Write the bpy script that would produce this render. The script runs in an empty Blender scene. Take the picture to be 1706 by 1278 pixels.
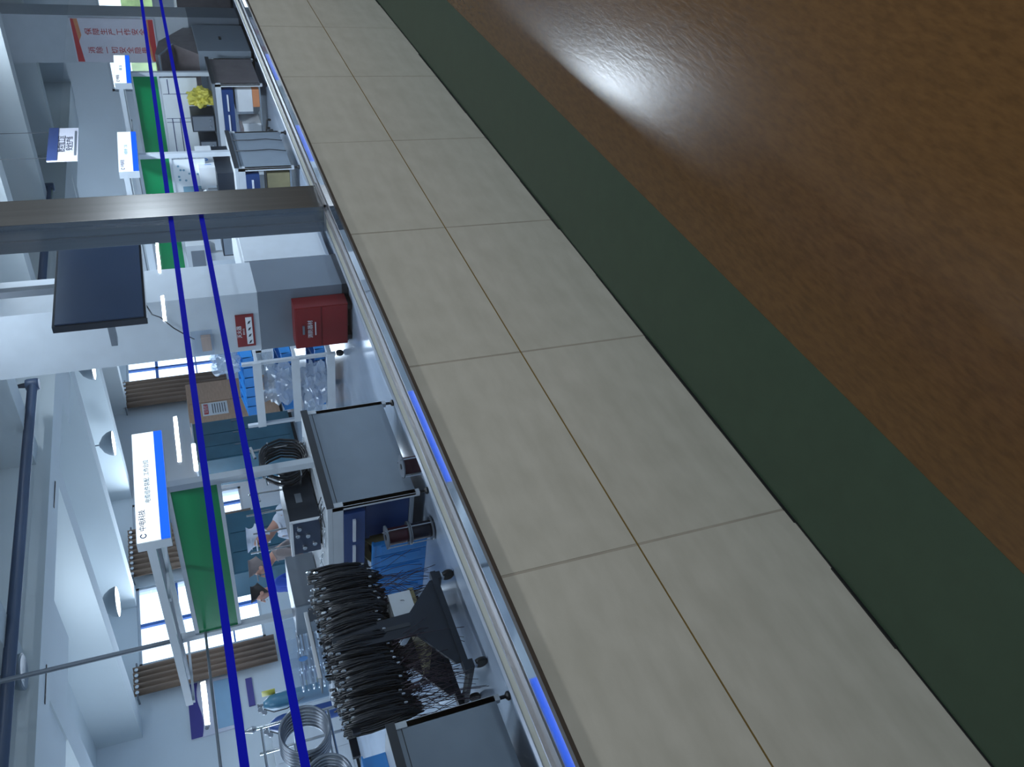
import bpy, bmesh, math, random
from mathutils import Vector, Matrix
random.seed(7)
S = bpy.context.scene
COL = S.collection
# ------------------------------------------------------------------ camera, sky, exposure
cam_d = bpy.data.cameras.new('camera')
cam = bpy.data.objects.new('camera', cam_d); COL.objects.link(cam)
cam.matrix_world = Matrix(((-0.3576178, 0.62816146, -0.69103017, 0),
                           (-0.12549109, -0.76557872, -0.63098432, 0),
                           (-0.92539802, -0.1389331, 0.35261324, 1.5), (0, 0, 0, 1)))
cam_d.sensor_width = 36; cam_d.lens = 28.39; cam_d.clip_end = 200; cam_d.clip_start = 0.05
S.camera = cam
w = bpy.data.worlds.new('sky'); S.world = w; w.use_nodes = True
bg = w.node_tree.nodes['Background']; bg.inputs[0].default_value = (0.80, 0.90, 1.0, 1); bg.inputs[1].default_value = 3.0
S.view_settings.view_transform = 'Standard'; S.view_settings.look = 'None'
S.view_settings.exposure = 0.0; S.view_settings.gamma = 1; S.view_settings.use_curve_mapping = False

def area(name, loc, size, power, color, rot=(0, 0, 0)):
    l = bpy.data.lights.new(name, 'AREA'); l.shape = 'RECTANGLE'; l.size, l.size_y = size
    l.energy = power; l.color = color
    o = bpy.data.objects.new(name, l); COL.objects.link(o); o.location = loc; o.rotation_euler = rot
    return o
DAY = (0.78, 0.88, 1.0)
# daylight entering by the factory windows (just inside each pane)
for x, ww in ((10.18, 1.7), (12.9, 0.7), (17.95, 1.5), (4.8, 1.7), (1.2, 1.7)):
    area('window_daylight', (x, 13.75, 2.2), (ww, 2.1), 85, DAY, (math.radians(-90), 0, 0))
# factory dome lamps, and unseen ceiling panels
LAMPS = [(4.98, 7.14), (9.17, 11.84), (12.95, 11.82), (12.88, 9.84)]
UNSEEN_LED = [(2.9, 4.3), (5.8, 4.3), (9.2, 3.62), (12.7, 4.3), (2.9, 9.4), (6.4, 9.8)]  # mostly added fill; the brightest one is read off the floor glare
for x, y in UNSEEN_LED:
    area('unseen_panel_light', (x, y, 3.93), (1.15, 0.28), 230 if x == 9.2 else (16 if x == 12.7 else 40), (0.86, 0.93, 1.0))
# added corridor fill lamps, and added tubes standing in for lights mirrored in the glass
FILL_CEIL = [-2.2, 1.4]  # out of view, added as dim general fill
for x in FILL_CEIL:
    area('corridor_fill', (x, 0.0, 2.78), (1.1, 0.28), 10, (1.0, 0.97, 0.90))
ADDED_TUBES = [(7.7, 8.3, 1.763), (6.84, 7.28, 1.763), (4.92, 5.46, 1.763), (4.79, 5.10, 1.65), (2.68, 2.97, 1.763), (0.5, 1.0, 1.763), (-1.6, -1.1, 1.763)]
for a, b, z in ADDED_TUBES:
    area('added_tube_light', ((a+b)/2, -1.31, z), (b-a, 0.03), 13, (0.90, 0.97, 1.0), (math.radians(90), 0, 0))

# ------------------------------------------------------------------ materials
def lin(c):
    return tuple(((v/255)/12.92 if v/255 <= 0.04045 else ((v/255+0.055)/1.055)**2.4) for v in c)
MATS = {}
def mat(name, c, rough=0.5, metal=0.0, noise=0.0, nscale=8.0, stretch=(1, 1, 1), bump=0.0, spec=0.5, alpha=1.0, c2=None):
    if name in MATS: return MATS[name]
    m = bpy.data.materials.new(name); m.use_nodes = True; nt = m.node_tree
    b = nt.nodes['Principled BSDF']; col = lin(c)
    b.inputs['Base Color'].default_value = (*col, 1); b.inputs['Roughness'].default_value = rough
    b.inputs['Metallic'].default_value = metal; b.inputs['Specular IOR Level'].default_value = spec
    b.inputs['Alpha'].default_value = alpha
    tc = nt.nodes.new('ShaderNodeTexCoord'); mp = nt.nodes.new('ShaderNodeMapping'); mp.inputs['Scale'].default_value = stretch
    nz = nt.nodes.new('ShaderNodeTexNoise'); nz.inputs['Scale'].default_value = nscale; nz.inputs['Detail'].default_value = 4
    nt.links.new(tc.outputs['Object'], mp.inputs[0]); nt.links.new(mp.outputs[0], nz.inputs[0])
    mx = nt.nodes.new('ShaderNodeMix'); mx.data_type = 'RGBA'
    k = noise if noise else 0.03
    d = lin(c2) if c2 else tuple(v*(1-k) for v in col)
    e = col if c2 else tuple(min(1, v*(1+k)) for v in col)
    mx.inputs[6].default_value = (*d, 1); mx.inputs[7].default_value = (*e, 1)
    rp = nt.nodes.new('ShaderNodeMapRange'); rp.inputs[1].default_value = 0.32; rp.inputs[2].default_value = 0.68
    nt.links.new(nz.outputs[0], rp.inputs[0]); nt.links.new(rp.outputs[0], mx.inputs[0]); nt.links.new(mx.outputs[2], b.inputs['Base Color'])
    if bump:
        bp = nt.nodes.new('ShaderNodeBump'); bp.inputs['Strength'].default_value = bump; bp.inputs['Distance'].default_value = 0.004
        nt.links.new(nz.outputs[0], bp.inputs['Height']); nt.links.new(bp.outputs[0], b.inputs['Normal'])
    MATS[name] = m; return m
def emit(name, c, s):
    if name in MATS: return MATS[name]
    m = bpy.data.materials.new(name); m.use_nodes = True; b = m.node_tree.nodes['Principled BSDF']
    b.inputs['Base Color'].default_value = (0, 0, 0, 1); b.inputs['Emission Color'].default_value = (*lin(c), 1)
    b.inputs['Emission Strength'].default_value = s; MATS[name] = m; return m
def clear(name, tint=(1, 1, 1), refl=1.0, haze=0.0, hz=(200, 215, 235), rough=0.0):
    if name in MATS: return MATS[name]
    m = bpy.data.materials.new(name); m.use_nodes = True; nt = m.node_tree; nt.nodes.clear()
    out = nt.nodes.new('ShaderNodeOutputMaterial'); tr = nt.nodes.new('ShaderNodeBsdfTransparent'); tr.inputs[0].default_value = (*tint, 1)
    gl = nt.nodes.new('ShaderNodeBsdfGlossy'); gl.inputs['Roughness'].default_value = rough
    fr = nt.nodes.new('ShaderNodeFresnel'); fr.inputs[0].default_value = 1.5
    ml = nt.nodes.new('ShaderNodeMath'); ml.operation = 'MULTIPLY'; ml.inputs[1].default_value = refl
    mx = nt.nodes.new('ShaderNodeMixShader')
    ge = nt.nodes.new('ShaderNodeNewGeometry'); sb = nt.nodes.new('ShaderNodeMath'); sb.operation = 'SUBTRACT'; sb.inputs[0].default_value = 1
    m3 = nt.nodes.new('ShaderNodeMath'); m3.operation = 'MULTIPLY'      # reflect only at the outer face of a pane
    nt.links.new(ge.outputs['Backfacing'], sb.inputs[1]); nt.links.new(fr.outputs[0], ml.inputs[0])
    nt.links.new(ml.outputs[0], m3.inputs[0]); nt.links.new(sb.outputs[0], m3.inputs[1]); nt.links.new(m3.outputs[0], mx.inputs[0])
    nt.links.new(tr.outputs[0], mx.inputs[1]); nt.links.new(gl.outputs[0], mx.inputs[2])
    if haze:
        df = nt.nodes.new('ShaderNodeBsdfDiffuse'); df.inputs[0].default_value = (*lin(hz), 1)
        m2 = nt.nodes.new('ShaderNodeMixShader'); m2.inputs[0].default_value = haze
        nt.links.new(mx.outputs[0], m2.inputs[1]); nt.links.new(df.outputs[0], m2.inputs[2]); nt.links.new(m2.outputs[0], out.inputs[0])
    else: nt.links.new(mx.outputs[0], out.inputs[0])
    MATS[name] = m; return m

M_floor = mat('brown_vinyl', (102, 74, 42), 0.24, noise=0.16, nscale=26, stretch=(1, 3, 1), bump=0.10)
M_green = mat('green_vinyl', (58, 80, 66), 0.38, noise=0.05, nscale=14, bump=0.08)
M_tile = mat('dado_tile', (192, 193, 188), 0.33, noise=0.06, nscale=5, stretch=(1.2, 1, 3.2), bump=0.05, c2=(180, 181, 175))
M_grout = mat('tile_grout', (160, 157, 150), 0.9, noise=0.1)
M_brass = mat('brass_strip', (158, 136, 84), 0.45, 0.7)
M_steel = mat('brushed_steel', (176, 180, 188), 0.34, 1.0, noise=0.06, nscale=40, stretch=(1, 12, 12))
M_sill = mat('polished_steel', (190, 196, 206), 0.05, 1.0, noise=0.03)
M_lip = mat('dark_bronze_lip', (66, 60, 56), 0.45, 0.2)
M_post = mat('stainless_cladding', (150, 155, 162), 0.26, 1.0, noise=0.07, nscale=3, stretch=(18, 18, 0.4))
M_cream = mat('cream_sealant', (206, 202, 186), 0.6)
M_bluefilm = mat('blue_strip', (0, 14, 190), 0.6, spec=0.1)
M_wall = mat('factory_white_wall', (214, 222, 228), 0.75, noise=0.03, nscale=1.2)
M_ceil = mat('ceiling_paint', (205, 213, 216), 0.85, noise=0.03, nscale=0.8)
M_cwall = mat('corridor_wall', (150, 140, 126), 0.8, noise=0.04)
M_col = mat('column_paint', (196, 204, 212), 0.45, noise=0.03)
M_dado = mat('column_dado_grey', (112, 122, 134), 0.4, noise=0.05, nscale=3)
M_ffloor = mat('epoxy_floor', (158, 172, 190), 0.16, noise=0.12, nscale=2.2, stretch=(0.4, 1, 1), bump=0.02)
M_white = mat('white_powdercoat', (206, 212, 218), 0.4)
M_panel = mat('grey_panel', (134, 146, 158), 0.4, noise=0.03)
M_grey = mat('grey_metal', (120, 128, 138), 0.4, 0.3)
M_dark = mat('dark_rubber', (22, 25, 30), 0.5)
M_black = mat('black_metal', (34, 42, 54), 0.4, 0.2, noise=0.1)
M_darkgrey = mat('dark_grey_metal', (58, 62, 68), 0.4, 0.2, noise=0.08)
M_gboard = mat('green_board', (20, 140, 84), 0.18, noise=0.05, nscale=2)
M_wboard = mat('white_board', (222, 228, 232), 0.3)
M_blueunit = mat('blue_drawer', (30, 62, 120), 0.4)
M_bin = mat('blue_bin', (46, 132, 206), 0.35, noise=0.05)
M_handle = mat('white_handle', (226, 230, 236), 0.3)
M_red = mat('red_paint', (128, 26, 30), 0.4, noise=0.05)
M_wire = mat('dark_red_wire', (58, 10, 28), 0.45, noise=0.25, nscale=60, stretch=(0.2, 0.2, 3))
M_navy = mat('navy_wire', (9, 11, 38), 0.45, noise=0.25, nscale=60, stretch=(0.2, 0.2, 3))
M_clear = clear('clear_plastic', (0.93, 0.96, 0.99), 1.6, 0.12)
M_bag = clear('plastic_bag', (0.92, 0.96, 1), 2.2, 0.35, (214, 226, 240), 0.08)
M_glass = clear('partition_glass', (0.93, 0.965, 0.995), 1.0)
M_pane = clear('window_glass', (0.96, 0.98, 1), 1.0)
M_frame = mat('window_frame', (196, 204, 212), 0.4)
M_blueframe = mat('blue_window_bar', (70, 120, 200), 0.4)
M_curt = mat('brown_curtain', (150, 128, 112), 0.9, noise=0.12, nscale=10, stretch=(6, 6, 0.3))
M_ring = mat('curtain_ring', (230, 232, 236), 0.2, 0.8)
M_cable = mat('black_cable', (24, 28, 36), 0.35)
M_ccable = mat('grey_hose', (150, 158, 170), 0.25, 0.5)
M_conn = mat('silver_connector', (205, 210, 216), 0.2, 0.9)
M_tail = mat('purple_brown_wire', (56, 42, 56), 0.5)
M_teal = mat('teal_machine', (54, 96, 116), 0.35, noise=0.15, nscale=2.5)
M_tealc = mat('teal_cylinder', (62, 112, 138), 0.35)
M_bluec = mat('blue_cylinder', (40, 70, 130), 0.35)
M_wood = mat('orange_wood', (190, 156, 132), 0.5, noise=0.12, nscale=6, stretch=(1, 1, 8))
M_screen = mat('dark_screen', (40, 56, 82), 0.3)
M_pipe = mat('blue_grey_pipe', (66, 84, 112), 0.4)
M_lamp = mat('lamp_shade', (128, 140, 150), 0.4)
E_lamp = emit('lamp_glow', (255, 255, 250), 6)
E_led = emit('led_diffuser', (235, 245, 255), 5)
E_box = emit('lightbox_face', (245, 252, 255), 1.6)
E_blue = emit('lightbox_blue', (10, 100, 255), 1.3)
E_tube = emit('tube_glow', (240, 248, 255), 5)
M_ink = mat('navy_print', (44, 62, 110), 0.6)
M_inkt = mat('teal_print', (120, 160, 180), 0.6)
M_inkr = mat('red_print', (196, 58, 62), 0.6)
M_inkd = mat('dark_print', (44, 50, 66), 0.6)
M_banner = mat('banner_white', (214, 214, 226), 0.5)
M_orange = mat('banner_orange', (212, 140, 96), 0.5)
M_skin = mat('skin', (196, 148, 130), 0.55)
M_hair = mat('dark_hair', (34, 30, 30), 0.6)
M_coat = mat('white_coat', (214, 222, 238), 0.8)
M_taupe = mat('taupe_jacket', (132, 122, 122), 0.8)
M_bluej = mat('blue_jacket', (30, 70, 170), 0.8)
M_trous = mat('dark_trousers', (40, 46, 60), 0.8)
M_yellow = mat('yellow_plastic', (206, 196, 84), 0.4)
M_paper = mat('paper', (222, 226, 230), 0.7)
M_khaki = mat('khaki_cardboard', (150, 140, 104), 0.7, noise=0.1)
M_brown = mat('machine_brown_grey', (124, 116, 118), 0.25, noise=0.1)

# ------------------------------------------------------------------ mesh helpers
class MB:
    def __init__(s): s.v = []; s.f = []; s.mi = []
    def add(s, vs, fs, m=0):
        o = len(s.v); s.v += [tuple(v) for v in vs]; s.f += [tuple(i+o for i in f) for f in fs]; s.mi += [m]*len(fs); return s
    def box(s, x0, x1, y0, y1, z0, z1, m=0):
        vs = [(x, y, z) for z in (z0, z1) for y in (y0, y1) for x in (x0, x1)]
        return s.add(vs, [(0, 2, 3, 1), (4, 5, 7, 6), (0, 1, 5, 4), (2, 6, 7, 3), (0, 4, 6, 2), (1, 3, 7, 5)], m)
    def prism(s, poly, a0, a1, axis='y', m=0):
        n = len(poly)
        def P(p, a): return {'y': (p[0], a, p[1]), 'x': (a, p[0], p[1]), 'z': (p[0], p[1], a)}[axis]
        vs = [P(p, a0) for p in poly]+[P(p, a1) for p in poly]
        return s.add(vs, [tuple(range(n))[::-1], tuple(range(n, 2*n))]+[(i, (i+1) % n, n+(i+1) % n, n+i) for i in range(n)], m)
    def tube(s, pts, r, seg=8, m=0, closed=False):
        pts = [Vector(p) for p in pts]; n = len(pts); vs = []; up = Vector((0.13, 0.27, 0.95)).normalized()
        rs = r if isinstance(r, (list, tuple)) else [r]*n
        for i, p in enumerate(pts):
            a = pts[(i-1) % n] if closed or i else p; b = pts[(i+1) % n] if closed or i < n-1 else p
            t = (b-a).normalized(); u = t.cross(up)
            if u.length < 0.05: u = t.cross(Vector((1, 0, 0)))
            u.normalize(); v = t.cross(u)
            for k in range(seg):
                an = 2*math.pi*k/seg; vs.append(p+(u*math.cos(an)+v*math.sin(an))*rs[i])
        fs = []
        for i in range(n if closed else n-1):
            j = (i+1) % n
            for k in range(seg): k2 = (k+1) % seg; fs.append((i*seg+k, i*seg+k2, j*seg+k2, j*seg+k))
        if not closed: fs += [tuple(range(seg))[::-1], tuple((n-1)*seg+k for k in range(seg))]
        return s.add(vs, fs, m)
    def lathe(s, c, prof, seg=24, axis='z', m=0):
        vs = []
        for r, h in prof:
            for k in range(seg):
                an = 2*math.pi*k/seg; a, b = r*math.cos(an), r*math.sin(an)
                vs.append({'z': (c[0]+a, c[1]+b, c[2]+h), 'x': (c[0]+h, c[1]+a, c[2]+b), 'y': (c[0]+a, c[1]+h, c[2]+b)}[axis])
        fs = [(i*seg+k, i*seg+(k+1) % seg, (i+1)*seg+(k+1) % seg, (i+1)*seg+k) for i in range(len(prof)-1) for k in range(seg)]
        fs += [tuple(range(seg))[::-1], tuple((len(prof)-1)*seg+k for k in range(seg))]
        return s.add(vs, fs, m)
    def build(s, name, mats, parent=None, loc=None, smooth=False, bevel=0):
        me = bpy.data.meshes.new(name); base = Vector(loc) if loc else Vector((0, 0, 0))
        me.from_pydata([tuple(Vector(v)-base) for v in s.v], [], s.f)
        for m in (mats if isinstance(mats, (list, tuple)) else [mats]): me.materials.append(m)
        for p, i in zip(me.polygons, s.mi): p.material_index = i
        bm = bmesh.new(); bm.from_mesh(me); bmesh.ops.recalc_face_normals(bm, faces=bm.faces)
        if bevel: bmesh.ops.bevel(bm, geom=list(bm.edges), offset=bevel, segments=2, affect='EDGES', profile=0.7)
        bm.to_mesh(me); bm.free()
        if smooth:
            for p in me.polygons: p.use_smooth = len(p.vertices) == 4
        o = bpy.data.objects.new(name, me); COL.objects.link(o); o.location = base
        if parent:
            o.parent = parent; o.matrix_parent_inverse = parent.matrix_world.inverted() if False else Matrix.Translation(-WP(parent))
        return o
def WP(o):
    p = Vector(o.location)
    q = o.parent
    if q: p = p - WP(q) + WP(q)
    return p
def tag(o, label=None, cat=None, group=None, kind=None):
    if label: o['label'] = label
    if cat: o['category'] = cat
    if group: o['group'] = group
    if kind: o['kind'] = kind
    return o
def thing(name, loc, label, cat, group=None):
    o = bpy.data.objects.new(name, None); COL.objects.link(o); o.location = loc; o.empty_display_size = 0.1
    return tag(o, label, cat, group)
def bx(name, m, x0, x1, y0, y1, z0, z1, parent=None, bevel=0):
    return MB().box(x0, x1, y0, y1, z0, z1).build(name, m, parent, bevel=bevel, loc=((x0+x1)/2, (y0+y1)/2, z0) if not parent else None)
def struct(name, m, *a, **k):
    o = bx(name, m, *a, **k)
    if not k.get('parent'): o['kind'] = 'structure'
    return o
def copy_tree(o, dloc, label=None, parent=None, group=None):
    c = o.copy(); COL.objects.link(c)
    if parent: c.parent = parent
    else: c.location = Vector(o.location)+Vector(dloc)
    if label and not parent: c['label'] = label
    if group and not parent: c['group'] = group
    for ch in list(o.children): copy_tree(ch, dloc, None, c)
    return c
def text(body, size, m, parent, origin, right, up, ext=0.001, name='lettering', align='CENTER'):
    """flat lettering as a mesh lying on the plane spanned by right/up at origin"""
    cu = bpy.data.curves.new('t', 'FONT'); cu.body = body; cu.size = size; cu.extrude = ext
    cu.align_x = align; cu.align_y = 'CENTER'; cu.resolution_u = 2
    t = bpy.data.objects.new('t', cu); COL.objects.link(t)
    dg = bpy.context.evaluated_depsgraph_get(); dg.update()
    me = bpy.data.meshes.new_from_object(t.evaluated_get(dg)); bpy.data.objects.remove(t); bpy.data.curves.remove(cu)
    R, U = Vector(right).normalized(), Vector(up).normalized(); N = R.cross(U)
    me.transform(Matrix(((R[0], U[0], N[0], origin[0]), (R[1], U[1], N[1], origin[1]), (R[2], U[2], N[2], origin[2]), (0, 0, 0, 1))))
    me.materials.clear(); me.materials.append(m)
    o = bpy.data.objects.new(name, me); COL.objects.link(o)
    if parent: o.parent = parent; o.matrix_parent_inverse = Matrix.Translation(-WP(parent))
    return o

# ================================================================== THE SETTING
# corridor
fl = struct('floor', M_floor, -4, 24, -1.4, 1.2125, -0.1, 0.0)
fg = struct('trim_1', M_green, -4, 24, 1.2125, 1.66, -0.1, 0.0006)
struct('wall_back', M_cwall, -4, 24, -1.5, -1.4, 0, 2.9)
struct('ceiling', mat('corridor_ceiling', (150, 146, 140), 0.8), -4, 24, -1.4, 1.9, 2.8, 3.0)
struct('wall_left', M_cwall, -4.1, -4, -1.5, 1.9, 0, 2.9)
struct('wall_right', M_cwall, 24, 24.1, -1.5, 1.9, 0, 2.9)
# dado wall with tiles in two rows
dw = struct('wall_front', M_grout, -4, 24, 1.6482, 1.84, 0, 0.896)
random.seed(3)
me_cache = {}
def tile(x0, x1, z0, z1, y=1.647):
    key = (round(x1-x0, 3), round(z0, 3))
    if key not in me_cache:
        o = MB().box(0, x1-x0, 0, 0.006, 0, z1-z0).build('tile', M_tile, bevel=0.0012)
        me_cache[key] = o.data; bpy.data.objects.remove(o)
    o = bpy.data.objects.new('tile', me_cache[key]); COL.objects.link(o); o.parent = dw
    o.matrix_parent_inverse = Matrix.Translation(-WP(dw)); o.location = (x0, y+random.uniform(-0.0006, 0.0006), z0)
for k in range(-5, 25):
    x0 = 1.10+0.855*k+0.004; x1 = x0+0.847
    tile(x0, x1, 0.003, 0.487); tile(x0, x1, 0.4915, 0.896)
bx('brass_strip', M_brass, -4, 24, 1.6462, 1.6525, 0.4874, 0.4911, parent=dw)
# ragged dark gap along the foot of the wall
g = MB(); x = -1.0
while x < 14:
    l = random.uniform(0.15, 0.5); g.box(x, x+l, 1.645-random.uniform(0.0, 0.004), 1.6475, 0.0002, random.uniform(0.004, 0.009)); x += l
g.build('floor_gap', M_dark, fg)
# sill: lip, polished channel, cream seal
sill = MB().prism([(1.626, 0.896), (1.69, 0.896), (1.69, 0.90490), (1.626, 0.9058)], -4, 24, 'x').build('window_sill', M_sill, loc=(10, 1.66, 0.896)); sill['kind'] = 'structure'
sill.name = 'trim_2'
bx('lip', M_lip, -4, 24, 1.604, 1.626, 0.896, 0.9065, parent=sill)
bx('groove', M_grey, -4, 24, 1.69, 1.697, 0.8965, 0.902, parent=sill)
bx('channel', M_steel, -4, 24, 1.697, 1.732, 0.8965, 0.908, parent=sill)
bx('glass_bead', M_steel, -4, 24, 1.732, 1.739, 0.8965, 0.918, parent=sill)
bx('inner_sill', M_cream, -4, 24, 1.752, 1.815, 0.896, 0.906, parent=sill)
bx('inner_edge', M_steel, -4, 24, 1.815, 1.84, 0.8965, 0.909, parent=sill)
# glass partition panes between posts
xs = [-4, -1.2, 3.29, 8.05, 12.9, 17.7, 24]
for i in range(6):
    gx0 = xs[i]+(0.1 if i else 0); gx1 = xs[i+1]-(0.1 if i < 5 else 0)
    if xs[i] != 3.29 and i not in (0, 1): gx0 = xs[i]+0.004
    if xs[i+1] not in (3.29, -1.2) and i < 5: gx1 = xs[i+1]-0.004
    wn = bx('window_%d' % (i+1), M_glass, gx0, gx1, 1.741, 1.749, 0.906, 2.8); wn['kind'] = 'structure'
    for z in (1.415, 1.533):
        bx('blue_strip', M_bluefilm, gx0, gx1, 1.7395, 1.7409, z-0.0095, z+0.0095, parent=wn)
def post(x):
    t = struct('trim_3', M_post, x-0.1, x+0.1, 1.722, 1.845, 0.9, 2.8, bevel=0.002)
    bx('seam', M_grey, x-0.101, x-0.0995, 1.79, 1.796, 0.91, 2.8, parent=t)
    bx('foot_bead', M_steel, x-0.108, x+0.108, 1.714, 1.722, 0.905, 0.916, parent=t)
    bx('side_bead', M_steel, x-0.108, x-0.1, 1.714, 1.84, 0.905, 0.916, parent=t)
post(3.29-0.0)
post(-1.2)
# factory shell
struct('factory_floor', M_ffloor, -4, 20.2, 1.84, 14, -0.1, 0).name = 'floor_factory'
struct('ceiling_factory', M_ceil, -4, 20.2, 1.9, 14, 4.0, 4.1)
struct('wall_above_glass', M_ceil, -4, 24, 1.84, 1.9, 2.8, 4.0)
struct('wall_west', M_wall, -4.1, -4, 1.9, 14, 0, 4)
# back wall with windows: piers and bands
WINS = [(0.3, 2.1), (3.9, 5.7), (9.3, 11.06), (12.5, 13.3), (17.3, 18.7)]
ZB, ZT = 1.08, 3.3
wf = MB(); prev = -4
for a, b in WINS:
    wf.box(prev, a, 14, 14.25, 0, 4); wf.box(a, b, 14, 14.25, 0, ZB); wf.box(a, b, 14, 14.25, ZT, 4); prev = b
wf.box(prev, 20.2, 14, 14.25, 0, 4)
o = wf.build('wall_far', M_wall); o['kind'] = 'structure'
for i, (a, b) in enumerate(WINS):
    f = MB(); t = 0.05
    f.box(a, b, 14.02, 14.1, ZB, ZB+t).box(a, b, 14.02, 14.1, ZT-t, ZT).box(a, a+t, 14.02, 14.1, ZB, ZT).box(b-t, b, 14.02, 14.1, ZB, ZT)
    wn = f.build('window_%d' % (i+8), M_frame); wn['kind'] = 'structure'
    mid = (a+b)/2
    bx('mullion', M_blueframe, mid-0.035, mid+0.035, 14.03, 14.09, ZB, ZT, parent=wn)
    bx('transom', M_blueframe, a+t, b-t, 14.03, 14.09, 2.55, 2.62, parent=wn)
    bx('transom', M_blueframe, a+t, b-t, 14.035, 14.085, 1.62, 1.65, parent=wn)
    bx('window_pane', M_pane, a+t, mid-0.035, 14.055, 14.062, ZB+t, ZT-t, parent=wn)
    bx('window_pane', M_pane, mid+0.035, b-t, 14.055, 14.062, ZB+t, ZT-t, parent=wn)
# far end wall with a window
we = MB(); we.box(20, 20.2, 1.9, 4.9, 0, 4).box(20, 20.2, 7.6, 14, 0, 4).box(20, 20.2, 4.9, 7.6, 0, 1.35).box(20, 20.2, 4.9, 7.6, 2.5, 4)
o = we.build('wall_east', M_wall); o['kind'] = 'structure'
f = MB(); f.box(20.02, 20.1, 4.9, 7.6, 1.35, 1.4).box(20.02, 20.1, 4.9, 7.6, 2.45, 2.5).box(20.02, 20.1, 4.9, 4.95, 1.35, 2.5).box(20.02, 20.1, 7.55, 7.6, 1.35, 2.5)
wn = f.build('window_14', M_frame); wn['kind'] = 'structure'
bx('mullion', M_frame, 20.02, 20.1, 6.2, 6.26, 1.4, 2.45, parent=wn)
bx('window_pane', M_pane, 20.05, 20.06, 4.95, 7.55, 1.4, 2.45, parent=wn)
tr = bx('hedge', mat('outdoor_green', (150, 168, 110), 0.9, noise=0.4, nscale=3), 23, 24, 3, 10, 0, 2.1)
tr = tag(tr, 'pale green hedge outside the end wall window', 'hedge')
# ceiling beams and girders
def beam(name, x0, x1, y0, y1, z0, z1, m=M_ceil):
    struct(name, m, x0, x1, y0, y1, z0, z1)
for k, x in enumerate((5.05, 7.92, 10.62, 13.5, 16.3)):
    beam('trim_%d' % (10+k), x, x+0.34, 7.8, 14, 3.3, 4.0)
    beam('trim_%d' % (30+k), x, x+0.34, 1.9, 7.38, 3.45, 4.0)
beam('trim_20', -4, 20, 7.38, 7.8, 3.3, 4.0)
beam('trim_21', -4, 6.3, 7.8, 8.6, 3.32, 4.0)
beam('trim_22', 9.6, 20, 7.8, 8.3, 3.32, 4.0)
for x in (3.2, 4.9, 7.4, 10.9):
    t = bx('ceiling_slot', M_dark, x, x+0.42, 7.60, 7.62, 3.292, 3.299)
    tag(t, 'thin dark vent slot in the underside of the ceiling girder', 'vent', 'vent slots in the girder')
# columns
def column(x0, x1, y0, y1, n):
    c = struct('column', M_col, x0, x1, y0, y1, 0, 4.0); c.name = 'wall_column_%d' % n
    bx('dado', M_dado, x0-0.006, x1+0.006, y0-0.006, y1+0.006, 0.0, 0.9, parent=c)
    bx('base_rail', M_darkgrey, x0-0.012, x1+0.012, y0-0.012, y1+0.012, 0.0, 0.07, parent=c)
column(6.92, 7.48, 4.62, 5.32, 1)
column(15.4, 15.96, 4.6, 5.36, 2)

# ================================================================== THINGS
# ---- ceiling pipes
def pipe(name, pts, r, label, fl=True):
    t = thing(name, pts[0], label, 'pipe')
    m = MB(); m.tube(pts, r, 12); m.build('pipe_run', M_pipe, t, smooth=True)
    for p in pts[1:-1]:
        MB().lathe((p[0], p[1], p[2]-r*1.3), [(r*1.2, 0), (r*1.35, 0.02), (r*1.35, r*2.6-0.02), (r*1.2, r*2.6)], 14).build('elbow', M_pipe, t, smooth=True)
    return t
pipe('ceiling_pipe', [(-3, 6.85, 3.41), (8.75, 6.85, 3.41), (8.75, 6.85, 3.98)], 0.055, 'blue-grey pipe along the girder, its elbow rising at the window side of the white column')
pipe('ceiling_pipe', [(9.6, 6.95, 3.43), (14.1, 6.95, 3.43), (14.1, 6.95, 3.98)], 0.055, 'blue-grey pipe with its elbow beside the hanging blue and white sign')
# ---- dome lamps
dl_labels = ['dark unlit dome lamp hanging in front of the long ceiling pipe', 'grey dome lamp nearest the large bright window, lit underside',
             'grey dome lamp above the upper end of the long white light box', 'small dome lamp beside the white column edge']
for (x, y), lb in zip(LAMPS, dl_labels):
    z = 3.30 if x > 5 else 3.37
    t = thing('dome_lamp', (x, y, z), lb, 'lamp', 'dome lamps under the ceiling')
    q = 1 if x > 5 else 0.66
    MB().lathe((x, y, z), [(0.25*q, 0), (0.245*q, 0.03), (0.22*q, 0.1*q), (0.16*q, 0.18*q), (0.07*q, 0.23*q), (0.05*q, 0.25*q)], 28).build('lamp_shade', M_lamp, t, smooth=True)
    MB().lathe((x, y, z-0.006), [(0.22*q, 0), (0.238*q, 0.005)], 28).build('diffuser', E_lamp if x > 5 else M_lamp, t)
    MB().tube([(x, y, z+0.24*q), (x, y, 4.0 if not (7.38 < y < 8.6) else 3.32)], 0.014, 8).build('stem', M_grey, t)
for i, (x, y) in enumerate(UNSEEN_LED):
    t = thing('unseen_panel', (x, y, 3.99), 'unseen long white ceiling light panel that helps light the factory hall', 'ceiling light', 'unseen ceiling light panels')
    bx('housing', M_white, x-0.62, x+0.62, y-0.17, y+0.17, 3.945, 3.999, parent=t)
    bx('diffuser', E_led, x-0.58, x+0.58, y-0.14, y+0.14, 3.938, 3.945, parent=t)
for x in FILL_CEIL:
    t = thing('corridor_fill_lamp', (x, 0.0, 2.8), 'flat unseen lamp added above the viewer to fill the corridor', 'ceiling light', 'added corridor fill lamps')
    bx('housing', M_white, x-0.6, x+0.6, -0.18, 0.18, 2.785, 2.8, parent=t)
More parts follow.
